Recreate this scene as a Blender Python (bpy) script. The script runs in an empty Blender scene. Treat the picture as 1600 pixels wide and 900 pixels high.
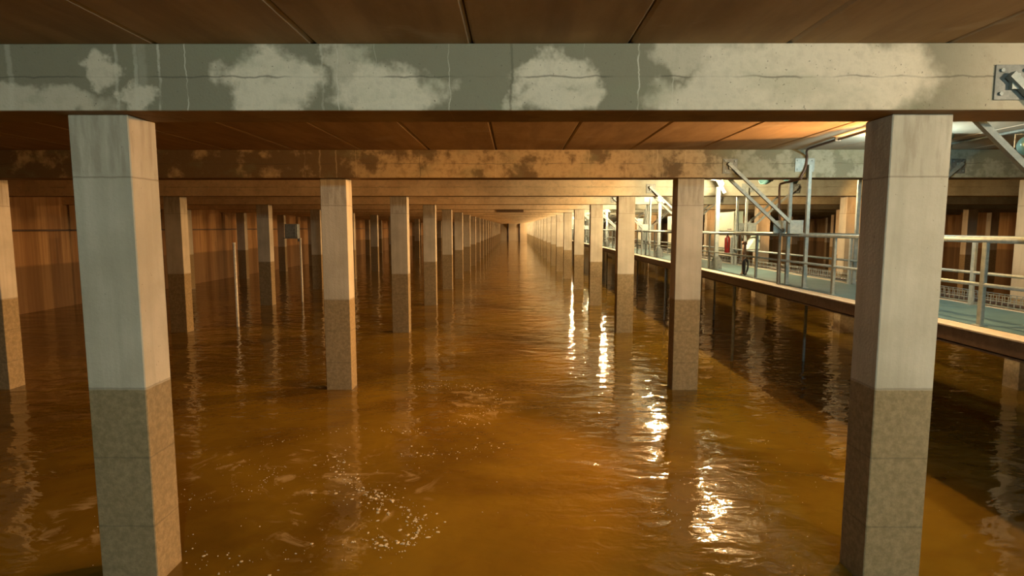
import bpy, bmesh, math, random
from mathutils import Vector, Matrix
random.seed(7)
C = bpy.context.scene.collection
S = bpy.context.scene
R = math.radians

# ------------------------------------------------------------------ geometry constants (metres, water surface z = 0)
CZ = 3.178                      # camera height above the water
D1, SP = 4.939, 6.321           # first row of columns, spacing of rows
NROWS = 22
ZT = CZ + 0.93                  # column top = beam soffit
ZC = CZ + 1.445                 # ceiling underside
ZB = -1.5                       # basin floor
MARK = CZ - 1.384               # old high-water mark on the concrete
LINES = [-17.0, -10.2, -3.436, 3.367, 10.15, 16.95, 23.5, 29.8]
CW, CD = 0.5, 0.378
XL, XR = -18.2, 32.3
YF, YB = -9.0, 145.0
def row(n): return D1 + (n - 1) * SP
DECK = CZ - 1.13
RX0, RX1 = 5.40, 6.75           # the two handrails

# ------------------------------------------------------------------ camera, world, exposure
cam = bpy.data.cameras.new('camera'); co = bpy.data.objects.new('camera', cam); C.objects.link(co)
co.location = (0, 0, CZ)
co.rotation_euler = (math.pi / 2 - 0.1027, 0.0002, 0.003)
cam.sensor_width = 36; cam.lens = 914.3 / 1600 * 36; cam.clip_start = 0.05; cam.clip_end = 400
S.camera = co
S.view_settings.view_transform = 'Standard'; S.view_settings.look = 'None'
S.view_settings.gamma = 1; S.view_settings.use_curve_mapping = False
S.view_settings.exposure = 0.0
S.cycles.caustics_reflective = False; S.cycles.caustics_refractive = False
w = bpy.data.worlds.new('world'); S.world = w; w.use_nodes = True
w.node_tree.nodes['Background'].inputs[0].default_value = (0.5, 0.42, 0.32, 1)
w.node_tree.nodes['Background'].inputs[1].default_value = 0.0

WARM = (1.0, 0.58, 0.22); NEUT = (1.0, 0.74, 0.46); COOL = (0.72, 0.95, 0.88); WHITE = (1.0, 0.86, 0.66)
LAMPS = [  # position, colour, watts, has a post
    ((5.35, -4.0, CZ + 1.125), NEUT, 60, 0),
    ((5.35, 2.0, CZ + 1.125), NEUT, 360, 0),
    ((4.80, 7.0, CZ + 1.125), WARM, 430, 0),
]
for k in range(21):
    LAMPS.append(((5.35, 15.3 + 6.36 * k, CZ + 1.125), (1.0, 0.72, 0.38), 900 if k < 13 else 1300, 1))
SPOTW = 3200   # watts of each flood lamp added to light column sides, aimed left across the channel
FLOODS = [((1.6, -4.2, CZ + 1.125), COOL, 1550), ((5.95, 9.1, CZ + 1.125), COOL, 120)]

# ------------------------------------------------------------------ helpers
def tag(o, label=None, cat=None, group=None, kind=None):
    if label: o['label'] = label
    if cat: o['category'] = cat
    if group: o['group'] = group
    if kind: o['kind'] = kind
    return o
def empty(name, loc=(0, 0, 0), rz=0):
    o = bpy.data.objects.new(name, None); C.objects.link(o)
    o.location = loc; o.rotation_euler = (0, 0, rz); o.empty_display_size = 0.1
    return o
def build(name, bm, mat, parent=None, smooth=False, loc=None):
    bmesh.ops.recalc_face_normals(bm, faces=bm.faces)
    me = bpy.data.meshes.new(name); bm.to_mesh(me); bm.free()
    me.materials.append(mat)
    if smooth:
        for p in me.polygons: p.use_smooth = True
    o = bpy.data.objects.new(name, me); C.objects.link(o)
    if parent: o.parent = parent
    if loc: o.location = loc
    return o
def box(bm, x0, x1, y0, y1, z0, z1, bev=0.0):
    t = bmesh.new()
    bmesh.ops.create_cube(t, size=1)
    for v in t.verts:
        v.co = Vector(((x0 + x1) / 2 + v.co.x * (x1 - x0), (y0 + y1) / 2 + v.co.y * (y1 - y0), (z0 + z1) / 2 + v.co.z * (z1 - z0)))
    if bev: bmesh.ops.bevel(t, geom=t.edges[:], offset=bev, segments=1, affect='EDGES')
    me = bpy.data.meshes.new('t'); t.to_mesh(me); t.free(); bm.from_mesh(me); bpy.data.meshes.remove(me)
def frame(a, b):
    d = (Vector(b) - Vector(a)); L = d.length; d.normalize()
    up = Vector((0, 0, 1)) if abs(d.z) < 0.95 else Vector((0, 1, 0))
    s = d.cross(up).normalized(); u = s.cross(d).normalized()
    return d, s, u, L
def bar(bm, a, b, wd, ht):
    a, b = Vector(a), Vector(b); d, s, u, L = frame(a, b)
    vs = []
    for p in (a, b):
        for i, j in ((-1, -1), (1, -1), (1, 1), (-1, 1)):
            vs.append(bm.verts.new(p + s * i * wd / 2 + u * j * ht / 2))
    for q in ((0, 1, 2, 3), (7, 6, 5, 4), (0, 4, 5, 1), (1, 5, 6, 2), (2, 6, 7, 3), (3, 7, 4, 0)):
        bm.faces.new([vs[i] for i in q])
def tube(bm, pts, r, n=10, caps=True):
    pts = [Vector(p) for p in pts]; rings = []
    prev = None
    for i, p in enumerate(pts):
        if i == 0: d = pts[1] - p
        elif i == len(pts) - 1: d = p - pts[-2]
        else: d = (pts[i + 1] - p).normalized() + (p - pts[i - 1]).normalized()
        d.normalize()
        if prev is None:
            ref = Vector((0, 0, 1)) if abs(d.z) < 0.9 else Vector((1, 0, 0))
            s = d.cross(ref).normalized()
        else:
            s = (prev - d * prev.dot(d)).normalized()
        prev = s; u = d.cross(s)
        rr = r[i] if isinstance(r, (list, tuple)) else r
        rings.append([bm.verts.new(p + (s * math.cos(2 * math.pi * k / n) + u * math.sin(2 * math.pi * k / n)) * rr) for k in range(n)])
    for a, b in zip(rings, rings[1:]):
        for k in range(n): bm.faces.new((a[k], a[(k + 1) % n], b[(k + 1) % n], b[k]))
    if caps:
        bm.faces.new(rings[0][::-1]); bm.faces.new(rings[-1])
def smoothpath(pts, n=6):
    P = [Vector(p) for p in pts]; out = []
    for i in range(len(P) - 1):
        p0 = P[max(i - 1, 0)]; p1 = P[i]; p2 = P[i + 1]; p3 = P[min(i + 2, len(P) - 1)]
        for k in range(n):
            t = k / n
            out.append(0.5 * ((2 * p1) + (p2 - p0) * t + (2 * p0 - 5 * p1 + 4 * p2 - p3) * t * t + (3 * p1 - p0 - 3 * p2 + p3) * t ** 3))
    out.append(P[-1]); return out
def copy_tree(o, parent=None):
    c = o.copy(); C.objects.link(c); c.parent = parent
    for ch in list(o.children): copy_tree(ch, c)
    return c
def nth(n):
    W = 'zeroth first second third fourth fifth sixth seventh eighth ninth tenth eleventh twelfth thirteenth fourteenth fifteenth sixteenth seventeenth eighteenth nineteenth twentieth twenty-first twenty-second twenty-third'.split()
    return W[n]

# ------------------------------------------------------------------ material toolkit
class NT:
    def __init__(s, name):
        s.m = bpy.data.materials.new(name); s.m.use_nodes = True
        s.t = s.m.node_tree; s.b = s.t.nodes['Principled BSDF']; s.N = s.t.nodes; s.L = s.t.links
        s.geo = s.N.new('ShaderNodeNewGeometry'); s.P = s.geo.outputs['Position']
    def link(s, a, b): s.L.new(a, b)
    def _in(s, sock, v):
        if hasattr(v, 'is_output') or isinstance(v, bpy.types.NodeSocket): s.L.new(v, sock)
        else: sock.default_value = v
    def math(s, op, a, b=0.0, clamp=False):
        n = s.N.new('ShaderNodeMath'); n.operation = op; n.use_clamp = clamp
        s._in(n.inputs[0], a); s._in(n.inputs[1], b); return n.outputs[0]
    def vmath(s, op, a, b=(0, 0, 0)):
        n = s.N.new('ShaderNodeVectorMath'); n.operation = op
        s._in(n.inputs[0], a); s._in(n.inputs[1], b)
        return n.outputs[1] if op in ('LENGTH', 'DISTANCE', 'DOT_PRODUCT') else n.outputs[0]
    def noise(s, vec, scale, detail=4, rough=0.55, dist=0.0):
        n = s.N.new('ShaderNodeTexNoise'); s._in(n.inputs['Vector'], vec)
        n.inputs['Scale'].default_value = scale; n.inputs['Detail'].default_value = detail
        n.inputs['Roughness'].default_value = rough; n.inputs['Distortion'].default_value = dist
        return n.outputs['Fac']
    def vor(s, vec, scale, feature='F1'):
        n = s.N.new('ShaderNodeTexVoronoi'); n.feature = feature; s._in(n.inputs['Vector'], vec)
        n.inputs['Scale'].default_value = scale; return n.outputs['Distance']
    def ramp(s, v, a, b, lo=0.0, hi=1.0, smooth=True):
        n = s.N.new('ShaderNodeMapRange'); n.clamp = True
        if smooth: n.interpolation_type = 'SMOOTHSTEP'
        s._in(n.inputs[0], v); n.inputs[1].default_value = a; n.inputs[2].default_value = b
        n.inputs[3].default_value = lo; n.inputs[4].default_value = hi; return n.outputs[0]
    def mix(s, f, a, b, mode='MIX'):
        n = s.N.new('ShaderNodeMix'); n.data_type = 'RGBA'; n.blend_type = mode
        s._in(n.inputs['Factor'], f)
        for k, v in ((6, a), (7, b)):
            if isinstance(v, tuple): n.inputs[k].default_value = (*v, 1) if len(v) == 3 else v
            else: s.L.new(v, n.inputs[k])
        return n.outputs[2]
    def xyz(s, v=None):
        n = s.N.new('ShaderNodeSeparateXYZ'); s.L.new(v if v is not None else s.P, n.inputs[0]); return n.outputs
    def bump(s, h, strength=0.3, dist=0.01):
        n = s.N.new('ShaderNodeBump'); n.inputs['Strength'].default_value = strength; n.inputs['Distance'].default_value = dist
        s.L.new(h, n.inputs['Height']); s.L.new(n.outputs[0], s.b.inputs['Normal'])
    def base(s, c):
        if isinstance(c, tuple): s.b.inputs['Base Color'].default_value = (*c, 1)
        else: s.L.new(c, s.b.inputs['Base Color'])
    def set(s, rough=None, metal=None, spec=None):
        if rough is not None: s._in(s.b.inputs['Roughness'], rough)
        if metal is not None: s.b.inputs['Metallic'].default_value = metal
        if spec is not None: s.b.inputs['Specular IOR Level'].default_value = spec
        return s.m

def concrete_column():
    n = NT('column_concrete'); x, y, z = n.xyz()
    c1, c2 = (0.40, 0.36, 0.28), (0.52, 0.47, 0.38)
    streak = n.noise(n.vmath('MULTIPLY', n.P, (9, 9, 0.5)), 1.0, 5)
    big = n.noise(n.P, 1.3, 5, 0.6)
    col = n.mix(n.ramp(big, 0.3, 0.7), c1, c2)
    col = n.mix(n.ramp(streak, 0.35, 0.7, 0, 0.35), col, (0.30, 0.27, 0.20))
    # damp drips under the head of the column
    top = n.math('MULTIPLY', n.ramp(z, ZT - 0.55, ZT - 0.45), n.ramp(n.noise(n.vmath('MULTIPLY', n.P, (14, 14, 2)), 1, 4), 0.42, 0.62, 0, 0.45))
    col = n.mix(top, col, (0.25, 0.21, 0.15))
    # old high-water mark, darker silted skin below it
    zz = n.math('ADD', z, n.ramp(n.noise(n.P, 8, 2), 0, 1, -0.004, 0.004))
    below = n.ramp(zz, MARK, MARK - 0.02)
    wet = n.mix(n.ramp(n.noise(n.P, 16, 5, 0.7), 0.35, 0.7), (0.175, 0.122, 0.052), (0.285, 0.208, 0.105))
    col = n.mix(n.math('MULTIPLY', below, 0.88), col, wet)
    fleck = n.ramp(n.noise(n.P, 45, 2, 0.5), 0.66, 0.74, 0, 0.35)
    col = n.mix(n.math('MULTIPLY', fleck, below), col, (0.12, 0.09, 0.05))
    # form joints: thin dark lines
    for zj in (CZ + 0.42, MARK, MARK - 0.62, MARK - 1.25):
        d = n.math('ABSOLUTE', n.math('SUBTRACT', zz, zj))
        col = n.mix(n.ramp(d, 0.003, 0.011, 0.42, 0), col, (0.10, 0.08, 0.05))
    sp = n.ramp(n.noise(n.P, 30, 2), 0.72, 0.78, 0, 0.6)
    col = n.mix(sp, col, (0.16, 0.14, 0.11))
    n.base(col); n.bump(n.math('ADD', n.math('MULTIPLY', streak, 0.6), n.noise(n.P, 40, 4)), 0.35, 0.01)
    return n.set(rough=n.ramp(z, 0.0, 0.12, 0.35, 0.9), spec=0.3)

def concrete_beam(kind):
    n = NT('beam_concrete_' + kind); x, y, z = n.xyz()
    big = n.noise(n.vmath('ADD', n.P, (3.1, 0, 0.4)), 1.9 if kind == 'second' else 1.05, 7, 0.62)
    fine = n.noise(n.P, 9, 5, 0.6)
    if kind == 'near':
        dry, damp = (0.64, 0.56, 0.44), (0.225, 0.205, 0.145)
        # (x, z, rx, rz, weight): dry pale patches (+) and damp ones (-)
        blobs = [(-4.0, -.22, .75, .14, .75), (-3.3, .04, .14, .12, .9), (-3.0, -.17, .16, .10, .9), (-1.93, -.05, .36, .27, 1.3), (-1.0, -.12, .40, .20, 1.1), (-1.3, .1, .2, .2, .7),
                 (.3, .03, .3, .15, 1.1), (.35, -.17, .28, .14, 1.0), (1.62, -.15, .55, .17, 1.0), (2.4, .0, .95, .35, 1.2), (1.4, .18, .3, .15, .7)]
        zc = CZ + 1.19
        dn = n.noise(n.P, 3.2, 4, 0.6)
        dn2 = n.noise(n.vmath('ADD', n.P, (7, 3, 5)), 3.2, 4, 0.6)
        px = n.math('ADD', x, n.ramp(dn, 0.2, 0.8, -0.22, 0.22, False)); pz = n.math('ADD', z, n.ramp(dn2, 0.2, 0.8, -0.13, 0.13, False))
        acc = None
        for bx, bz, rx, rz, wt in blobs:
            dx = n.math('MULTIPLY', n.math('SUBTRACT', px, bx), 1 / rx); dz = n.math('MULTIPLY', n.math('SUBTRACT', pz, zc + bz), 1 / rz)
            dd = n.math('ADD', n.math('MULTIPLY', dx, dx), n.math('MULTIPLY', dz, dz))
            v = n.ramp(dd, 0.5, 1.5, wt, 0)
            acc = v if acc is None else n.math('MAXIMUM', acc, v)
        d = n.math('MULTIPLY', acc, n.ramp(fine, 0.3, 0.6, 0.72, 1.0), clamp=True)
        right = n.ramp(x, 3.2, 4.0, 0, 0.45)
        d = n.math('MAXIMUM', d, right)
    elif kind == 'second':
        dry, damp = (0.52, 0.40, 0.24), (0.17, 0.12, 0.068)
        d = n.ramp(n.math('ADD', big, n.ramp(x, -2.9, -2.1, -0.05, 0.075)), 0.46, 0.58)
        d = n.math('MULTIPLY', d, n.ramp(fine, 0.3, 0.6, 0.5, 1.0))
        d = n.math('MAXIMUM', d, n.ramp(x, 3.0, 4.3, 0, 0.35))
    else:
        dry, damp = (0.80, 0.61, 0.37), (0.66, 0.48, 0.28)
        d = n.ramp(big, 0.35, 0.6)
        dry = n.mix(n.ramp(x, 2.6, 4.0), dry, (0.36, 0.385, 0.33)); damp = n.mix(n.ramp(x, 2.6, 4.0), damp, (0.25, 0.265, 0.22))  # cool lamp tint near the walkway mixed into the concrete colour
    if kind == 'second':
        dry = n.mix(n.ramp(x, 3.2, 4.4), dry, (0.30, 0.33, 0.28)); damp = n.mix(n.ramp(x, 3.2, 4.4), damp, (0.11, 0.12, 0.085))  # second beam: cool lamplight on its right part painted in as grey-green
    col = n.mix(d, damp, dry)
    col = n.mix(n.ramp(fine, 0.45, 0.75, 0, 0.25), col, (0.20, 0.17, 0.12))
    # greenish algae haze
    alg = n.ramp(n.noise(n.vmath('MULTIPLY', n.P, (1.5, 1, 3)), 1.2, 3), 0.5, 0.7, 0, 0.28 if kind != 'far' else 0.08)
    col = n.mix(alg, col, (0.22, 0.24, 0.15))
    # lime streaks running down from the ceiling joints
    if kind != 'far':
        wob = n.math('MULTIPLY', n.math('SUBTRACT', n.noise(n.vmath('MULTIPLY', n.P, (2, 1, 7)), 1, 4), 0.5), 0.07)
        xs = n.math('ADD', x, wob)
        S1 = ([(-3.15, .018, .5), (-3.0, .022, .5), (-2.82, .014, .8), (-2.60, .007, .9), (-2.95, .05, .25), (-1.52, .012, .5), (-1.40, .006, .8), (-.51, .005, .9), (.99, .008, .9), (1.26, .007, .6), (-1.1, .004, .5), (.55, .004, .4), (-4.0, .03, .4)]
              if kind == 'near' else [(2.68, .018, 1.0), (2.60, .007, .8), (2.78, .006, .7), (2.1, .010, .6), (3.2, .012, .6), (1.4, .012, .5), (-.33, .012, .8), (-3.32, .014, .7), (-3.62, .022, .5), (-3.9, .01, .4), (-2.95, .01, .5)])
        acc2 = None
        for sx, wd, wt in S1:
            v = n.ramp(n.math('ABSOLUTE', n.math('SUBTRACT', xs, sx)), wd * .35, wd, wt, 0)
            acc2 = v if acc2 is None else n.math('MAXIMUM', acc2, v)
        s1 = n.math('MULTIPLY', acc2, n.ramp(n.noise(n.vmath('MULTIPLY', n.P, (5, 1, 3.2)), 1.0, 4), 0.36, 0.55, .15, 1))
        col = n.mix(n.math('MULTIPLY', s1, .8), col, (0.60, 0.55, 0.45) if kind == 'near' else (0.62, 0.50, 0.33))
        dv = n.math('ABSOLUTE', n.math('SUBTRACT', xs, -0.02 if kind == 'near' else -1.75))
        col = n.mix(n.ramp(dv, 0.004, 0.014, .5, 0), col, (0.10, 0.09, 0.06))
    # horizontal board joint with a wandering crack
    zj = n.math('ADD', z, n.math('MULTIPLY', n.math('SUBTRACT', n.noise(n.P, 5, 3), 0.5), 0.05))
    dj = n.math('ABSOLUTE', n.math('SUBTRACT', zj, CZ + 1.19))
    gate = n.ramp(n.noise(n.vmath('MULTIPLY', n.P, (1, 1, 0)), 1.7, 2), 0.40, 0.55, 0.1, 0.6)
    col = n.mix(n.math('MULTIPLY', n.ramp(dj, 0.003, 0.010, 1, 0), gate), col, (0.09, 0.08, 0.06))
    # blow holes
    col = n.mix(n.ramp(n.noise(n.P, 34, 2), 0.70, 0.76, 0, 0.7), col, (0.14, 0.12, 0.09))
    # the underside is a darker brown
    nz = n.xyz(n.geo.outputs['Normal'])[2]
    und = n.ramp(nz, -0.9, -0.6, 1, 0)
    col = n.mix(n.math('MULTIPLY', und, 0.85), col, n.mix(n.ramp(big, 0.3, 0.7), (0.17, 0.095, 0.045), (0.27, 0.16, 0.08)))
    n.base(col); n.bump(n.math('ADD', fine, n.noise(n.P, 50, 3)), 0.3, 0.01)
    return n.set(rough=0.85, spec=0.25)

def concrete_ceiling():
    n = NT('ceiling_concrete'); x, y, z = n.xyz()
    a = n.noise(n.vmath('MULTIPLY', n.P, (1.0, 0.35, 1)), 1.6, 6, 0.6)
    b = n.noise(n.vmath('MULTIPLY', n.P, (6, 0.6, 1)), 1, 4)
    col = n.mix(n.ramp(a, 0.3, 0.7), (0.25, 0.155, 0.07), (0.38, 0.25, 0.13))
    col = n.mix(n.ramp(b, 0.4, 0.7, 0, 0.4), col, (0.18, 0.11, 0.06))
    d = n.math('MULTIPLY', n.ramp(n.noise(n.P, 0.9, 4, 0.6, 0.6), 0.60, 0.72, 0, 0.4), 1)
    col = n.mix(d, col, (0.45, 0.36, 0.24))
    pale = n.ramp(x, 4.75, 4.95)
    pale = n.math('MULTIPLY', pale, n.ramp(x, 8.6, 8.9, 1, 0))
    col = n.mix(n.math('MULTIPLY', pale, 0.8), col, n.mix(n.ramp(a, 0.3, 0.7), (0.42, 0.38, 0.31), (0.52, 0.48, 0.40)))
    # paler chamfers along the joints
    nrm = n.xyz(n.geo.outputs['Normal'])[2]
    ch = n.ramp(nrm, -0.95, -0.8, 0, 1)
    col = n.mix(n.math('MULTIPLY', ch, 0.3), col, (0.50, 0.42, 0.33))
    n.base(col); n.bump(n.noise(n.P, 25, 4), 0.25, 0.01)
    return n.set(rough=0.85, spec=0.2)

def wall_mat(name, axis, lift=1.0):
    n = NT(name); P = n.xyz(); u = P[axis]; z = P[2]
    cell = n.math('FLOOR', n.math('MULTIPLY', u, 1 / 0.62))
    cv = n.N.new('ShaderNodeCombineXYZ'); n.L.new(cell, cv.inputs[0])
    wn = n.N.new('ShaderNodeTexWhiteNoise'); wn.noise_dimensions = '3D'; n.L.new(cv.outputs[0], wn.inputs[0])
    sc = (9, 9, 0.35)
    st = n.noise(n.vmath('MULTIPLY', n.P, sc), 1, 4)
    col = n.mix(n.ramp(wn.outputs['Value'], 0, 1), (0.30, 0.17, 0.075), (0.42, 0.26, 0.12))
    col = n.mix(n.ramp(st, 0.35, 0.7, 0, 0.55), col, (0.20, 0.10, 0.045))
    col = n.mix(n.ramp(n.noise(n.P, 0.8, 4), 0.5, 0.75, 0, 0.5), col, (0.18, 0.10, 0.05))
    fr = n.math('FRACT', n.math('MULTIPLY', u, 1 / 0.62))
    col = n.mix(n.ramp(fr, 0.0, 0.035, 0.6, 0), col, (0.10, 0.06, 0.03))
    col = n.mix(n.ramp(z, MARK + 0.02, MARK - 0.1, 0, 0.65), col, (0.13, 0.08, 0.04))
    if lift > 1: col = n.mix(0.75, col, (0.66, 0.50, 0.32))
    n.base(col); n.bump(st, 0.3, 0.01)
    return n.set(rough=0.85, spec=0.25)

def water_mat():
    n = NT('murky_water'); x, y, z = n.xyz()
    mud = n.noise(n.P, 0.35, 4, 0.55, 0.8)
    mud2 = n.noise(n.vmath('MULTIPLY', n.P, (1, 1.2, 1)), 1.6, 4, 0.6, 1.5)
    col = n.mix(n.ramp(mud, 0.3, 0.7), (0.105, 0.056, 0.006), (0.185, 0.110, 0.011))
    col = n.mix(n.ramp(mud2, 0.5, 0.75, 0, 0.3), col, (0.11, 0.05, 0.008))
    # thin scum film curling round the eddies near the left column
    film = n.noise(n.P, 1.3, 5, 0.65, 2.6)
    f = n.ramp(film, 0.53, 0.66, 0, 1)
    m = None
    for cx, cy, rx, ry in ((-3.2, 7.6, 1.2, 1.1), (-1.9, 6.7, 1.0, 1.6), (-0.7, 10.6, 0.9, 1.3), (-4.5, 6.2, 0.8, 0.8)):
        dx = n.math('MULTIPLY', n.math('SUBTRACT', x, cx), 1 / rx); dy = n.math('MULTIPLY', n.math('SUBTRACT', y, cy), 1 / ry)
        v = n.ramp(n.math('ADD', n.math('MULTIPLY', dx, dx), n.math('MULTIPLY', dy, dy)), 0.2, 1.2, 0.42, 0)
        m = v if m is None else n.math('MAXIMUM', m, v)
    f = n.math('MULTIPLY', f, m)
    col = n.mix(f, col, (0.50, 0.38, 0.20))
    n.base(col)
    # ripples: broad swell, chop and fine capillary waves
    w1 = n.noise(n.vmath('MULTIPLY', n.P, (0.75, 1.25, 1)), 1.25, 2, 0.5, 0.4)
    w2 = n.noise(n.vmath('MULTIPLY', n.P, (0.8, 1.3, 1)), 4.0, 2, 0.5, 0.6)
    w3 = n.noise(n.vmath('MULTIPLY', n.P, (0.9, 1.3, 1)), 13.0, 2, 0.5)
    rough_area = n.ramp(n.noise(n.P, 0.22, 2), 0.35, 0.65, 0.5, 1.2)
    h = n.math('ADD', n.math('MULTIPLY', w1, 0.038), n.math('MULTIPLY', n.math('ADD', n.math('MULTIPLY', w2, 0.012), n.math('MULTIPLY', w3, 0.0022)), rough_area))
    n.bump(h, 1.0, 1.0)
    n.b.inputs['IOR'].default_value = 1.333
    return n.set(rough=0.035, spec=0.5)

def steel_mat(name, c1, c2, metal=0.35, rough=0.5):
    n = NT(name)
    a = n.noise(n.P, 14, 4, 0.6); b = n.vor(n.P, 60)
    col = n.mix(n.ramp(a, 0.3, 0.7), c1, c2)
    col = n.mix(n.ramp(b, 0.2, 0.8, 0, 0.2), col, tuple(v * 0.7 for v in c1))
    n.base(col); n.bump(a, 0.1, 0.002)
    return n.set(rough=rough, metal=metal, spec=0.5)
def plain(name, c, rough=0.5, metal=0.0, var=0.15):
    n = NT(name); a = n.noise(n.P, 20, 4)
    n.base(n.mix(n.ramp(a, 0.3, 0.7), tuple(v * (1 - var) for v in c), tuple(min(1, v * (1 + var)) for v in c)))
    return n.set(rough=rough, metal=metal)
def emis(name, c, s):
    n = NT(name); n.base((0.9, 0.9, 0.9)); n.b.inputs['Emission Color'].default_value = (*c, 1); n.b.inputs['Emission Strength'].default_value = s
    return n.m
def deck_mat():
    n = NT('deck_plate'); a = n.noise(n.P, 2.2, 4); b = n.noise(n.P, 22, 3)
    col = n.mix(n.ramp(a, 0.3, 0.7), (0.045, 0.105, 0.125), (0.07, 0.145, 0.165))
    col = n.mix(n.ramp(b, 0.5, 0.8, 0, 0.4), col, (0.09, 0.11, 0.10))
    # raised tread pattern
    h = n.vor(n.vmath('MULTIPLY', n.P, (1, 1, 0)), 28)
    n.base(col); n.bump(h, 0.35, 0.004)
    return n.set(rough=0.5, metal=0.15)

M_COL = concrete_column()
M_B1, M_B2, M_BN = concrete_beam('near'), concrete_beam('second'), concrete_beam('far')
M_CEIL = concrete_ceiling()
M_WX, M_WY = wall_mat('side_wall_concrete', 1), wall_mat('end_wall_concrete', 0, 2)
M_WATER = water_mat()
M_GALV = steel_mat('galvanised_steel', (0.20, 0.25, 0.26), (0.29, 0.34, 0.34))
M_PLATE = steel_mat('plate_steel', (0.11, 0.13, 0.13), (0.18, 0.20, 0.20))
M_DARKST = steel_mat('dull_steel', (0.14, 0.16, 0.16), (0.22, 0.24, 0.24))
M_RUST = steel_mat('rusty_steel', (0.20, 0.12, 0.07), (0.32, 0.20, 0.12), 0.2, 0.7)
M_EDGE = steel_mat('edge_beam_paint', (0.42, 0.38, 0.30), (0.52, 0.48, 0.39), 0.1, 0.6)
M_WEB_SHADE = steel_mat('edge_beam_shade', (0.085, 0.055, 0.035), (0.13, 0.088, 0.055), 0.1, 0.6)  # shade on the beam sides put into a darker steel colour
M_DECK = deck_mat()
M_BLACK = plain('black_rubber', (0.022, 0.020, 0.020), 0.5)
M_CONDUIT = plain('brown_conduit', (0.085, 0.055, 0.045), 0.5)
M_CAB = plain('cream_paint', (0.62, 0.62, 0.50), 0.45, var=0.05)
M_CABS = plain('green_grey_paint', (0.34, 0.44, 0.38), 0.5, var=0.08)
M_RED = plain('red_paint', (0.15, 0.010, 0.008), 0.35)
M_TEAL = plain('teal_enamel', (0.05, 0.12, 0.13), 0.35)
BULB_R = 0.058
_bm = {}
def bulb_mat(c, watt):
    if (c, watt) not in _bm:
        _bm[(c, watt)] = emis('lit_bulb', c, watt / (4 * math.pi ** 2 * BULB_R ** 2))
    return _bm[(c, watt)]
M_FOAM = plain('foam', (0.50, 0.43, 0.30), 0.7)
M_STAIN = plain('stain_panel', (0.13, 0.075, 0.035), 0.7)
M_POST = plain('white_pipe', (0.72, 0.64, 0.50), 0.45)

# ------------------------------------------------------------------ the shell
def slab(name, x0, x1, y0, y1, z0, z1, mat):
    bm = bmesh.new(); box(bm, x0, x1, y0, y1, z0, z1)
    return tag(build(name, bm, mat), kind='structure')
slab('floor', XL - .4, XR + .4, YF - .4, YB + .4, ZB - .4, ZB, M_WX)
slab('wall_left', XL - .4, XL, YF - .4, YB + .4, ZB, ZC + .5, M_WX)
slab('wall_right', XR, XR + .4, YF - .4, YB + .4, ZB, ZC + .5, M_WX)
slab('wall_front', XL, XR, YF - .4, YF, ZB, ZC + .5, M_WY)
# far end wall with its two joints
bm = bmesh.new()
xs = [XL, -1.45, 1.40, XR]
for a, b in zip(xs, xs[1:]):
    box(bm, a + .06, b - .06, YB, YB + .3, ZB, ZC + .5)
box(bm, XL, XR, YB + .3, YB + .5, ZB, ZC + .5)
tag(build('wall_back', bm, M_WY), kind='structure')
# ceiling: precast planks laid side by side, chamfered joints
bm = bmesh.new()
k0 = math.floor((XL + .33) / 1.25); k1 = math.ceil((XR + .33) / 1.25)
for k in range(k0, k1):
    a, b = -.33 + 1.25 * k, -.33 + 1.25 * (k + 1)
    a0, b0 = max(a + .006, XL), min(b - .006, XR)
    if b0 - a0 < .1: continue
    c = .022
    prof = [(a0, ZC + .2), (a0, ZC + c), (a0 + c, ZC), (b0 - c, ZC), (b0, ZC + c), (b0, ZC + .2)]
    v0 = [bm.verts.new((px, YF, pz)) for px, pz in prof]; v1 = [bm.verts.new((px, YB, pz)) for px, pz in prof]
    for i in range(6): bm.faces.new((v0[i], v0[(i + 1) % 6], v1[(i + 1) % 6], v1[i]))
    bm.faces.new(v0); bm.faces.new(v1[::-1])
box(bm, XL, XR, YF, YB, ZC + .2, ZC + .35)
tag(build('ceiling', bm, M_CEIL), kind='structure')
# water
bm = bmesh.new(); bm.faces.new([bm.verts.new(v) for v in ((XL + .0, YF, 0), (XR, YF, 0), (XR, YB, 0), (XL, YB, 0))])
tag(build('water', bm, M_WATER), 'murky ochre brown water flooding the whole reservoir', 'water', kind='stuff')

# ------------------------------------------------------------------ columns
def column_bm():
    bm = bmesh.new(); box(bm, -CW / 2, CW / 2, 0, CD, ZB, ZT, 0.008)
    return bm
proto = build('concrete_column', column_bm(), M_COL)
LN = {0: 'in the line nearest the left wall', 1: 'in the second line left of the open channel', 2: 'on the left side of the open channel',
      3: 'on the right side of the open channel', 4: 'in the line just right of the walkway', 5: 'in the second line right of the walkway',
      6: 'in the third line right of the walkway', 7: 'in the line nearest the right wall'}
first = True
for li, lx in enumerate(LINES):
    for n in range(1, NROWS + 1):
        if li in (0, 1, 4, 5, 6, 7):
            if lx / row(n) * 1.0 > 1.15 or lx / row(n) < -1.15: pass
        o = proto if first else proto.copy()
        if not first: C.objects.link(o)
        first = False
        o.location = (lx, row(n), 0)
        if (li, n) == (2, 1): lab = 'nearest left concrete column, grey-green front and orange-lit side'
        elif (li, n) == (3, 1): lab = 'nearest right concrete column, beige front and dark left side'
        else: lab = 'square concrete column %s, %s row back' % (LN[li], nth(n))
        tag(o, lab, 'column', 'square concrete columns standing in the water')

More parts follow.
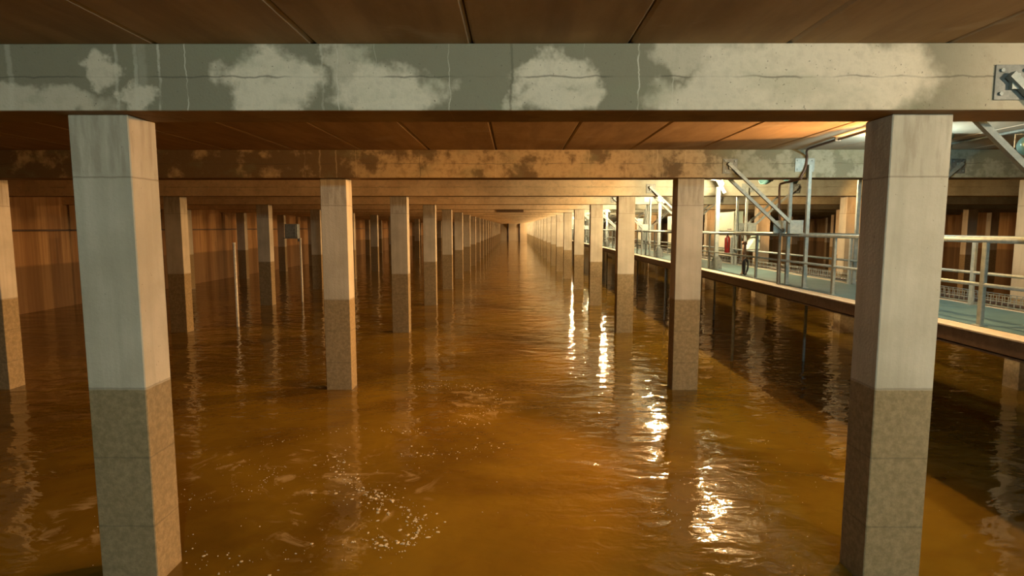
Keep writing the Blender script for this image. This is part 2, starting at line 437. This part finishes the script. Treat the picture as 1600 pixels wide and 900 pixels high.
# ------------------------------------------------------------------ beams
BY0, BY1 = -.157, .363
def beam_bm(n):
    bm = bmesh.new(); box(bm, XL, XR, BY0, BY1, ZT, ZC, 0.006)
    return bm
far_b = None
for n in range(1, NROWS + 1):
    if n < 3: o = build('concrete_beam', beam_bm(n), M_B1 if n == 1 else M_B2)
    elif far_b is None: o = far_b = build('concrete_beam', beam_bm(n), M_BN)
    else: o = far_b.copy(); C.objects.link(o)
    o.location = (0, row(n), 0)
    lab = {1: 'nearest concrete beam across the top of the view, patched with pale and damp stains',
           2: 'second concrete beam back, brown mottled left part and grey right part with lime drips'}.get(n, 'plain tan concrete beam under the ceiling, %s back from the camera' % nth(n))
    tag(o, lab, 'beam', 'concrete beams spanning between the columns')

# ------------------------------------------------------------------ walkway
WY0, WY1 = 0.5, YB - 0.5
bm = bmesh.new()
wk = tag(empty('walkway', (6.07, WY0, 0)), 'long suspended walkway with blue-grey deck and pale edge beams over the water', 'walkway')
def wchild(name, bm, mat, smooth=False):
    o = build(name, bm, mat, wk, smooth); o.matrix_parent_inverse = Matrix.Translation((-6.07, -WY0, 0)); return o
bm = bmesh.new()
y = WY0
while y < WY1:
    y2 = min(y + SP / 2, WY1); box(bm, RX0 - .03, RX1 + .03, y + .004, y2 - .004, DECK - .03, DECK, 0); y = y2
wchild('deck', bm, M_DECK)
def ibeam(bm, xa, xb, zt, zb, t=.018):
    box(bm, xa, xb, WY0, WY1, zt - t, zt); box(bm, xa, xb, WY0, WY1, zb, zb + t)
    xm = (xa + xb) / 2; box(bm, xm - .09, xm + .09, WY0, WY1, zb + t, zt - t)
bm = bmesh.new()
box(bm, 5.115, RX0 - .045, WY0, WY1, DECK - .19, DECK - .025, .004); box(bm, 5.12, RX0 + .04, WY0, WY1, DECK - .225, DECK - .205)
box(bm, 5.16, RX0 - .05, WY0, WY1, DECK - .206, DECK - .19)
wchild('edge_beam', bm, M_WEB_SHADE)
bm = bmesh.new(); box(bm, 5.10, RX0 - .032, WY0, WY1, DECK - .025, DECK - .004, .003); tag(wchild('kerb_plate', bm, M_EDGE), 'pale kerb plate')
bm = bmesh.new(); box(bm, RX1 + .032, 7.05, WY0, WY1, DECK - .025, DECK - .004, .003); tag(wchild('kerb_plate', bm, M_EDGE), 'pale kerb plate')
bm = bmesh.new()
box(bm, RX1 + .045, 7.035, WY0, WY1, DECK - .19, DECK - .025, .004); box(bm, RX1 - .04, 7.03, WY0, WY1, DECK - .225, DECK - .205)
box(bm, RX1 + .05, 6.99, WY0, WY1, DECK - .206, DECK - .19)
wchild('edge_beam', bm, M_WEB_SHADE)
LEGY = [7.45 + SP * k for k in range(14)]
for ly in LEGY:
    for lx in (5.22, 6.93):
        bm = bmesh.new(); tube(bm, [(lx, ly, ZB), (lx, ly, DECK - .225)], .035, 10); box(bm, lx - .08, lx + .08, ly - .08, ly + .08, DECK - .24, DECK - .225)
        tag(wchild('support_leg', bm, M_DARKST, False))
for k in range(14):
    bm = bmesh.new(); y = LEGY[k]; box(bm, RX0, RX1, y - .05, y + .05, DECK - .18, DECK - .03)
    wchild('cross_member', bm, M_DARKST)

# handrails
def handrail(X, off, label, cutoff=100):
    t = tag(empty('handrail', (X, WY0, DECK)), label, 'handrail', 'steel handrails along the walkway')
    def ch(name, bm, smooth=True):
        o = build(name, bm, M_GALV, t, smooth); o.matrix_parent_inverse = Matrix.Translation((-X, -WY0, -DECK)); return o
    zt, zm = CZ - .145, CZ - .655
    bm = bmesh.new(); tube(bm, [(X, WY0, zt), (X, WY1, zt)], .030, 12); ch('top_rail', bm)
    bm = bmesh.new(); tube(bm, [(X, WY0, zm), (X, WY1, zm)], .023, 10); ch('mid_rail', bm)
    y = off; k = 0
    while y < 120:
        bm = bmesh.new(); box(bm, X - .022, X + .022, y - .034, y + .034, DECK, zt - .01, .006)
        box(bm, X - .05, X + .05, y - .06, y + .06, DECK - .002, DECK + .012)
        o = ch('post', bm, False); y += SP / 2; k += 1
handrail(RX0, 6.72 - SP, 'grey steel handrail on the channel side of the walkway')
handrail(RX1, 8.60 - 2 * SP / 2 - SP / 2, 'grey steel handrail on the far side of the walkway')

# hanger frames fixed to the beams
def hanger_frame(side):
    """one side of the walkway at one beam; origin at beam row line, water level"""
    t = empty('hanger_frame')
    mx = (lambda x: x) if side < 0 else (lambda x: 12.30 - x)
    yf, yb = BY0, BY1
    for yy, s in ((yf, -1), (yb, 1)):
        # wall plates
        for xc, wx, hz, zc in ((4.03, .27, .27, 1.14), (5.42, .36, .25, 1.16)):
            x = mx(xc); bm = bmesh.new()
            box(bm, x - wx / 2, x + wx / 2, yy if s > 0 else yy - .015, yy + .015 if s > 0 else yy, CZ + zc - hz / 2, CZ + zc + hz / 2, .002)
            pl = build('wall_plate', bm, M_PLATE if xc < 5 else M_GALV, t)
            for i in (-1, 1):
                for j in (-1, 1):
                    b2 = bmesh.new(); bx, bz = x + i * (wx / 2 - .045), CZ + zc + j * (hz / 2 - .045)
                    tube(b2, [(bx, yy + s * .015, bz), (bx, yy + s * .032, bz)], .016, 6)
                    build('bolt', b2, M_GALV, pl)
        yy2 = yy + s * .055
        g0, g1 = mx(5.16), mx(5.41)
        # brace
        bm = bmesh.new(); bar(bm, (mx(3.98), yy2, CZ + 1.19), (mx(5.36), yy2, CZ - .065), .055, .055)
        box(bm, mx(4.03) - .03, mx(4.03) + .03, min(yy, yy2), max(yy, yy2), CZ + 1.08, CZ + 1.20)
        build('brace', bm, M_GALV, t)
        # gusset
        bm = bmesh.new(); ya, ybb = sorted((yy2 + s * .03, yy2 + s * .042)); box(bm, min(g0, g1), max(g0, g1), ya, ybb, CZ - .112, CZ + .14, .002)
        build('gusset_plate', bm, M_GALV, t)
        # hanger
        xh = mx(5.475)
        bm = bmesh.new(); box(bm, xh - .032, xh + .032, yy2 + s * .045 - .03, yy2 + s * .045 + .03, DECK, CZ + 1.16, .004)
        box(bm, xh - .06, xh + .06, yy2 + s * .045 - .07, yy2 + s * .045 + .07, DECK, DECK + .012)
        build('hanger_rod', bm, M_GALV, t)
    # short post pair under the gusset, tying it to the deck
    bm = bmesh.new(); xs_ = mx(5.30)
    for yy in (yb + .09,):
        box(bm, xs_ - .02, xs_ + .02, yy - .03, yy + .03, DECK, CZ - .10, .003)
    build('tie_post', bm, M_DARKST, t)
    return t
for side, sname in ((-1, 'channel side'), (1, 'far side')):
    p = hanger_frame(side)
    for n in range(1, 15):
        o = p if n == 1 else copy_tree(p)
        o.location = (-.10 if n == 1 and side < 0 else 0, row(n), 0)
        tag(o, 'galvanised steel hanger frame with diagonal braces on the walkway\'s %s, at the %s beam' % (sname, nth(n)), 'hanger frame', 'steel frames hanging the walkway from the beams')

# cable basket along the far side
tr = tag(empty('cable_basket', (6.95, WY0, DECK)), 'wire mesh cable basket running along the outer edge of the walkway', 'cable tray')
def tch(name, bm, mat, smooth=False):
    o = build(name, bm, mat, tr, smooth); o.matrix_parent_inverse = Matrix.Translation((-6.95, -WY0, -DECK)); return o
bm = bmesh.new()
for xx in (6.88, 7.08):
    for zz in (0.02, .09, .17): bar(bm, (xx, WY0, DECK + zz), (xx, 90, DECK + zz), .010, .010)
for xx in (6.93, 6.98, 7.03): bar(bm, (xx, WY0, DECK + .02), (xx, 90, DECK + .02), .008, .008)
y = 5.5
while y < 60:
    bar(bm, (6.88, y, DECK + .02), (6.88, y, DECK + .17), .008, .008); bar(bm, (7.08, y, DECK + .02), (7.08, y, DECK + .17), .008, .008)
    bar(bm, (6.88, y, DECK + .02), (7.08, y, DECK + .02), .008, .008)
    y += .10 if y < 14 else .25
tch('wire_mesh', bm, M_GALV)
for i, xx in enumerate((6.93, 6.98, 7.03)):
    pts = [(xx + .012 * math.sin(q * .9 + i), WY0 + q * 1.5, DECK + .045 + .006 * math.sin(q * 1.7 + i)) for q in range(60)]
    bm = bmesh.new(); tube(bm, pts, .014, 6); tch('cable', bm, M_BLACK if i else M_CONDUIT, True)

# ------------------------------------------------------------------ lamps
def lamp_fixture(col, watt):
    t = empty('bulkhead_lamp')
    # body above, glass bulb below, wire guard round it
    bm = bmesh.new(); tube(bm, [(0, 0, .17), (0, 0, .165), (0, 0, .075), (0, 0, .05)], [.03, .035, .035, .022], 16); build('housing', bm, M_DARKST, t, False)
    bm = bmesh.new(); bmesh.ops.create_uvsphere(bm, u_segments=16, v_segments=10, radius=BULB_R)
    build('bulb', bm, bulb_mat(col, watt), t, True)
    bm = bmesh.new(); tube(bm, [(0, 0, .17), (0, 0, .32)], .012, 8); build('stem', bm, M_DARKST, t)
    return t
for i, (loc, col, watt, post) in enumerate(LAMPS):
    o = lamp_fixture(col, watt)
    o.location = loc
    if i == 0: nm = 'round lamp over the walkway, farther behind the camera'
    elif i == 1: nm = 'round lamp over the walkway, just beside the camera'
    else: nm = 'round glowing lamp over the walkway edge, in the bay behind the %s beam' % nth(int((loc[1] - D1) // SP) + 1)
    tag(o, nm, 'lamp', 'lamps hung along the walkway')
def flood(sl=.175):
    """drum-shaped flood lamp whose open face looks to the left (-X), origin at its centre"""
    t = empty('flood_lamp')
    bm = bmesh.new()
    prof = [(-.13, .120), (-.13, .135), (.02, .130), (.10, .10), (.15, .055), (.20, .05), (.205, .02)]
    n = 24; rings = [[bm.verts.new((x, r * math.cos(2 * math.pi * k / n), r * math.sin(2 * math.pi * k / n))) for k in range(n)] for x, r in [(.08, .085), (-.12, .115)] + prof]
    for a, b in zip(rings, rings[1:]):
        for k in range(n): bm.faces.new((a[k], a[(k + 1) % n], b[(k + 1) % n], b[k]))
    bm.faces.new(rings[0]); bm.faces.new(rings[-1][::-1])
    build('shade', bm, M_TEAL, t, True)
    bm = bmesh.new(); tube(bm, [(0, 0, .12), (0, 0, sl)], .014, 8); build('stem', bm, M_DARKST, t)
    bm = bmesh.new(); tube(bm, [(0, -.15, -.02), (0, -.15, .16), (0, .15, .16), (0, .15, -.02)], .010, 6); build('bracket', bm, M_DARKST, t)
    return t
fl = flood(.345); fl.location = (6.93, 8.05, CZ + 1.10); fl.rotation_euler = (0, 0, R(218))
tag(fl, 'dark teal unlit drum flood lamp hanging at the right edge of the picture', 'lamp', 'drum flood lamps')
def spot(loc, rz, watt, size, blend):
    l = bpy.data.lights.new('added_spot', 'SPOT'); l.color = (1.0, .48, .145); l.energy = watt; l.shadow_soft_size = .07; l.spot_size = R(size); l.spot_blend = blend
    lo = bpy.data.objects.new('added_spot', l); C.objects.link(lo); lo.location = loc; lo.rotation_euler = (R(80), 0, R(rz))
added_flood = flood()  # lamps added bay by bay to light the column sides
for k in range(22):
    o = added_flood if k == 0 else copy_tree(added_flood)
    fx, y = (5.92, 8.35) if k == 0 else (6.66, row(k + 1) - 1.9)
    o.location = (fx, y, CZ + 1.27); o.rotation_euler = (0, 0, R(8 if k == 0 else 15))
    tag(o, 'added teal drum flood lamp over the walkway aimed left, just before the %s beam' % nth(k + 2 if k == 0 else k + 1) if k else 'added teal drum flood lamp behind the near right column, aimed left', 'lamp', 'drum flood lamps')
    spot((fx - .18, y - .03, CZ + 1.25), 96 if k == 0 else 105, SPOTW * (.37 if k == 0 else 1), 100 if k == 0 else 64, .6 if k == 0 else .25)
for k in range(2, 9):   # more flood lamps, added to brighten the right bays
    o = copy_tree(added_flood); y = row(k + 1) - 1.95
    o.location = (7.30, y, CZ + 1.27); o.rotation_euler = (0, 0, R(180 + 4))
    tag(o, 'added teal drum flood lamp beyond the walkway aimed right, just before the %s beam' % nth(k + 1), 'lamp', 'drum flood lamps')
    spot((7.48, y, CZ + 1.25), -88, 1100, 80, .4)
for i, (loc, col, watt) in enumerate(FLOODS):
    o = lamp_fixture(col, watt); o.location = loc
    tag(o, 'cool white lamp hidden behind the near right column' if i else 'cool white lamp behind the camera', 'lamp')

# lamp posts with teardrop foot and arms
def lamp_post():
    t = empty('lamp_post')
    bm = bmesh.new(); box(bm, -.05, .05, -.05, .05, 0, 2.22, .006); build('pole', bm, M_GALV, t)
    bm = bmesh.new()
    prof = [(-.15, 0), (.15, 0), (.15, .22), (.06, .36), (-.06, .36), (-.15, .22)]
    a = [bm.verts.new((x, -.07, z)) for x, z in prof]; b = [bm.verts.new((x, -.055, z)) for x, z in prof]
    bm.faces.new(a); bm.faces.new(b[::-1])
    for i in range(6): bm.faces.new((a[i], a[(i + 1) % 6], b[(i + 1) % 6], b[i]))
    build('foot_plate', bm, M_DARKST, t)
    bm = bmesh.new(); bar(bm, (.14, -.08, 2.06), (-.06, -.08, 2.40), .07, .07); build('arm', bm, M_GALV, t)
    bm = bmesh.new(); bar(bm, (-.02, -.08, 2.40), (-.30, -.08, 2.44), .07, .06); build('arm', bm, M_GALV, t)
    return t
lpp = lamp_post()
for k in range(8):
    o = lpp if k == 0 else copy_tree(lpp)
    o.location = (5.52, 16.0 + SP * k, DECK)
    tag(o, 'grey lamp post with bent top arm on the walkway, just before the %s beam' % nth(3 + k), 'lamp post', 'lamp posts on the walkway')

# ------------------------------------------------------------------ equipment on the walkway
def cabinet(y, lab):
    t = tag(empty('electrical_cabinet', (6.80, y, 0)), lab, 'cabinet', 'electrical cabinets along the walkway')
    bm = bmesh.new(); box(bm, .0, .26, -.75, .75, CZ - .12, CZ + .50, .008); build('body', bm, M_CABS, t)
    bm = bmesh.new(); box(bm, -.022, .0, -.73, .73, CZ - .10, CZ + .48, .006); d = build('door', bm, M_CAB, t)
    bm = bmesh.new(); box(bm, -.04, -.022, -.55, -.25, CZ - .06, CZ - .035, .003); build('handle', bm, M_BLACK, d)
    bm = bmesh.new(); box(bm, -.027, -.022, .35, .5, CZ + .25, CZ + .38, .001); build('plate', bm, M_CABS, d)
    bm = bmesh.new(); box(bm, .02, .22, -.55, .70, CZ - .90, CZ - .16, .006); build('lower_box', bm, M_CAB, t)
    bm = bmesh.new(); box(bm, .0, .05, -.62, -.56, DECK, CZ - .12, .004); box(bm, .0, .05, .70, .75, DECK, CZ - .12, .004); build('stand', bm, M_GALV, t)
    return t
cabinet(18.90, 'cream electrical cabinet brightly lit by a lamp, on the far side of the walkway')
t = tag(empty('fire_extinguisher', (6.60, 18.15, 0)), 'red fire extinguisher in front of the cream cabinet', 'fire extinguisher')
bm = bmesh.new(); tube(bm, [(0, 0, CZ - .80), (0, 0, CZ - .79), (0, 0, CZ - .34), (0, 0, CZ - .28), (0, 0, CZ - .25)], [.07, .085, .085, .06, .03], 18); build('cylinder', bm, M_RED, t, True)
bm = bmesh.new(); bar(bm, (0, -.09, CZ - .14), (0, .03, CZ - .22), .02, .02); bar(bm, (0, .03, CZ - .22), (0, -.07, CZ - .22), .02, .02); tube(bm, [(0, 0, CZ - .25), (0, 0, CZ - .20)], .018, 8); build('valve', bm, M_BLACK, t)
bm = bmesh.new(); tube(bm, smoothpath([(0, -.02, CZ - .22), (-.06, -.12, CZ - .26), (-.05, -.13, CZ - .45), (-.03, -.11, CZ - .62)]), .011, 8); build('hose', bm, M_BLACK, t, True)
bm = bmesh.new(); bar(bm, (0, 0, CZ - .81), (.12, 0, CZ - .81), .04, .02); bar(bm, (.12, 0, CZ - .81), (.12, 0, CZ - .3), .04, .02); build('wall_bracket', bm, M_GALV, t)
# brown standpipe by the handrail
bm = bmesh.new(); tube(bm, [(0, 0, 0), (0, 0, .80)], .045, 12); tube(bm, [(0, 0, .72), (0, 0, .80)], .06, 12); tube(bm, [(0, 0, 0), (0, 0, .02)], .08, 12)
tag(build('standpipe', bm, M_RUST, None, True, (5.60, 14.25, DECK)), 'short rust brown pipe standing behind the handrail above the coiled hose', 'pipe')
# coil of black hose on the deck edge
t = tag(empty('hose_coil', (5.52, 13.95, DECK), R(-42)), 'coil of black hose hung on the channel side handrail', 'hose')
bm = bmesh.new()
for r_, sx, dz in ((.17, 1.0, 0), (.15, .9, .02), (.165, .75, .01)):
    pts = []
    for k in range(25):
        a = 2 * math.pi * k / 24; pts.append((.01 * math.sin(a * 2 + dz * 90), r_ * sx * 1.0 * math.cos(a) + dz, .20 + r_ * 1.08 * math.sin(a)))
    tube(bm, pts, .017, 8, False)
build('coil', bm, M_BLACK, t, True)
bm = bmesh.new(); tube(bm, smoothpath([(.0, .05, .36), (.01, .07, .45), (-.02, .04, .485)]), .012, 8); build('tail', bm, M_BLACK, t, True)
# green tapering sheet metal hood
bm = bmesh.new()
pr = [(-.24, 0), (.10, 0), (.10, .42), (.02, .42)]
a = [bm.verts.new((x, -.2, z)) for x, z in pr]; b = [bm.verts.new((x, .2, z)) for x, z in pr]
bm.faces.new(a); bm.faces.new(b[::-1])
for i in range(4): bm.faces.new((a[i], a[(i + 1) % 4], b[(i + 1) % 4], b[i]))
bmesh.ops.bevel(bm, geom=bm.edges[:], offset=.008, segments=1, affect='EDGES')
ho = build('metal_hood', bm, M_CABS, None, False, (6.94, 17.0, CZ - .62))
tag(ho, 'small pale green sloping metal hood beside the cream cabinet', 'box')
# second equipment group further back
for k, (yy) in enumerate((25.25, 31.6)):
    cabinet(yy, 'small cream cabinet further back on the walkway, at the %s beam' % nth(4 + k))

# cable conduit, and a tube standing for a light streak
bm = bmesh.new()
path = [(5.05, 6.0, ZC - .035), (5.17, 8.9, ZC - .035), (5.27, 10.45, ZC - .035), (5.33, 10.85, ZC - .05), (5.44, row(2) - .20, CZ + 1.30), (5.42, row(2) - .20, CZ + 1.1), (5.34, row(2) - .20, CZ + .93)]
path2 = [(5.34, row(2) - .20, CZ + .90), (5.30, row(2) + .1, CZ + .88), (5.26, row(2) + .38, CZ + .86), (5.27, row(2) + .50, CZ + .80), (5.30, row(2) + .52, CZ + .3), (5.33, row(2) + .52, CZ - .1), (5.36, row(2) + .52, DECK + .02)]
tube(bm, smoothpath(path + path2, 5), .022, 8)
cd_ = build('cable_conduit', bm, M_CONDUIT, None, True)
tag(cd_, 'dark cable conduit running under the ceiling and down over the second beam', 'conduit')
for yy in (7.2, 8.4, 9.6):
    bm = bmesh.new(); xx = 5.05 + (yy - 6) * .041; box(bm, xx - .045, xx + .045, yy - .015, yy + .015, ZC - .062, ZC, .004)
    build('clip', bm, M_DARKST, cd_)
bm = bmesh.new(); tube(bm, [(7.42, row(1) + .5, ZC - .03), (7.42, row(2) - .2, ZC - .03)], .022, 8)  # tube standing for a bright streak on the lit ceiling
tag(build('ceiling_light_streak', bm, M_GALV, None, True), 'pale tube standing for a light streak on the ceiling right of the near right column', 'conduit')

# ------------------------------------------------------------------ left side details
def gauge_post(x, y, ztop, lab):
    bm = bmesh.new(); tube(bm, [(0, 0, ZB), (0, 0, ztop)], .045, 12); tube(bm, [(0, 0, ztop - .03), (0, 0, ztop + .01)], .05, 12)
    return tag(build('gauge_post', bm, M_POST, None, True, (x, y, 0)), lab, 'post', 'thin pale posts standing in the water')
gauge_post(-8.93, 18.7, CZ - .48, 'thin pale post standing in the water left, the nearer one')
gp = gauge_post(-9.10, 25.0, CZ - .45, 'thin pale post in the water with a dark box beside its top')
t = tag(empty('control_box', (-9.42, 25.0, CZ - .44)), 'dark grey control box on a shelf beside the farther thin post', 'box')
bm = bmesh.new(); box(bm, -.28, .26, -.15, .15, .02, .60, .01); build('body', bm, M_DARKST, t)
bm = bmesh.new(); box(bm, -.24, .20, -.17, -.15, .06, .56, .004); build('door', bm, M_DARKST, t)
bm = bmesh.new(); box(bm, -.34, .272, -.18, .18, -.02, .02, .003); build('shelf', bm, M_DARKST, t)
bm = bmesh.new(); box(bm, .22, .27, -.03, .03, -.14, -.02, .003); build('bracket', bm, M_DARKST, t)
bm = bmesh.new(); tube(bm, [(XL + .05, -8, CZ - .10), (XL + .05, YB - 1, CZ - .10)], .035, 8)
tag(build('wall_pipe', bm, M_CONDUIT, None, True), 'dark thin pipe running level along the left wall', 'pipe')
for px_, sd in ((-1.40, 'left'), (1.42, 'right')):
    bm = bmesh.new(); tube(bm, [(0, 0, ZB), (0, 0, ZC)], .16, 12)
    tag(build('drain_pipe', bm, M_CONDUIT, None, True, (px_, YB - .2, 0)), 'dark upright pipe on the far end wall, the %s one of two' % sd, 'pipe', 'upright pipes on the end wall')
bm = bmesh.new(); box(bm, -.83, .83, -.04, 0, -.10, .10, .004)  # thin panel standing for a dark stain on the beam
tag(build('board', bm, M_STAIN, None, False, (-.23, row(6) + BY0, CZ + 1.05)), 'long dark brown panel standing for a stain on the face of a far beam over the channel', 'board')

# ------------------------------------------------------------------ foam flecks floating in the eddies
bm = bmesh.new()
rnd = random.Random(11)
def fleck(x, y, r):
    n = rnd.randint(5, 8); a0 = rnd.random() * 6.28; st = rnd.uniform(.45, 1.0); an = rnd.random() * 3.14
    ps = []
    for k in range(n):
        a = a0 + 2 * math.pi * k / n; rr = r * rnd.uniform(.6, 1.15)
        px, py = rr * math.cos(a), rr * st * math.sin(a)
        ps.append((x + px * math.cos(an) - py * math.sin(an), y + px * math.sin(an) + py * math.cos(an)))
    lo = [bm.verts.new((p[0], p[1], .0005)) for p in ps]; hi = [bm.verts.new((x + (p[0] - x) * .75, y + (p[1] - y) * .75, .006)) for p in ps]
    bm.faces.new(hi)
    for k in range(n): bm.faces.new((lo[k], lo[(k + 1) % n], hi[(k + 1) % n], hi[k]))
def arc(pts, spread, cnt, rmin=.004, rmax=.016):
    P = smoothpath([(p[0], p[1], 0) for p in pts], 12)
    for _ in range(cnt):
        p = P[rnd.randrange(len(P))]; s = spread * abs(rnd.gauss(0, 1)) ; a = rnd.random() * 6.28
        fleck(p.x + s * math.cos(a), p.y + s * math.sin(a), rmin + (rmax - rmin) * rnd.random() ** 3)
arc([(-3.6, 8.4), (-2.4, 9.0), (-1.4, 8.8)], .12, 60, .004, .02)
arc([(-2.5, 7.9), (-2.2, 7.2), (-1.75, 6.7), (-1.45, 6.3)], .22, 170, .005, .030)
arc([(-1.9, 6.9), (-1.2, 6.3), (-1.0, 5.9), (-1.15, 5.6), (-1.6, 5.7)], .16, 190, .004, .030)
arc([(-1.5, 7.9), (-.9, 8.0), (-.3, 8.3)], .25, 70, .004, .022)
arc([(-2.0, 11.4), (-1.3, 11.6), (-.7, 11.3), (-.35, 10.7), (-.5, 9.9), (-.9, 9.3)], .22, 220, .004, .022)
arc([(-4.0, 7.6), (-3.3, 7.5), (-3.1, 7.0), (-3.6, 6.6), (-4.2, 6.7)], .2, 90, .003, .012)
arc([(-3.4, 5.6), (-2.6, 5.3), (-1.6, 5.4)], .3, 60, .004, .02)
arc([(1.6, 6.4), (2.4, 5.9), (2.9, 6.5)], .5, 90, .003, .010)
arc([(-5, 6), (0, 7), (4, 8)], 1.6, 160, .003, .009)
tag(build('foam_flecks', bm, M_FOAM), 'small white foam flecks floating on the water in swirling drifts', 'foam', kind='stuff')
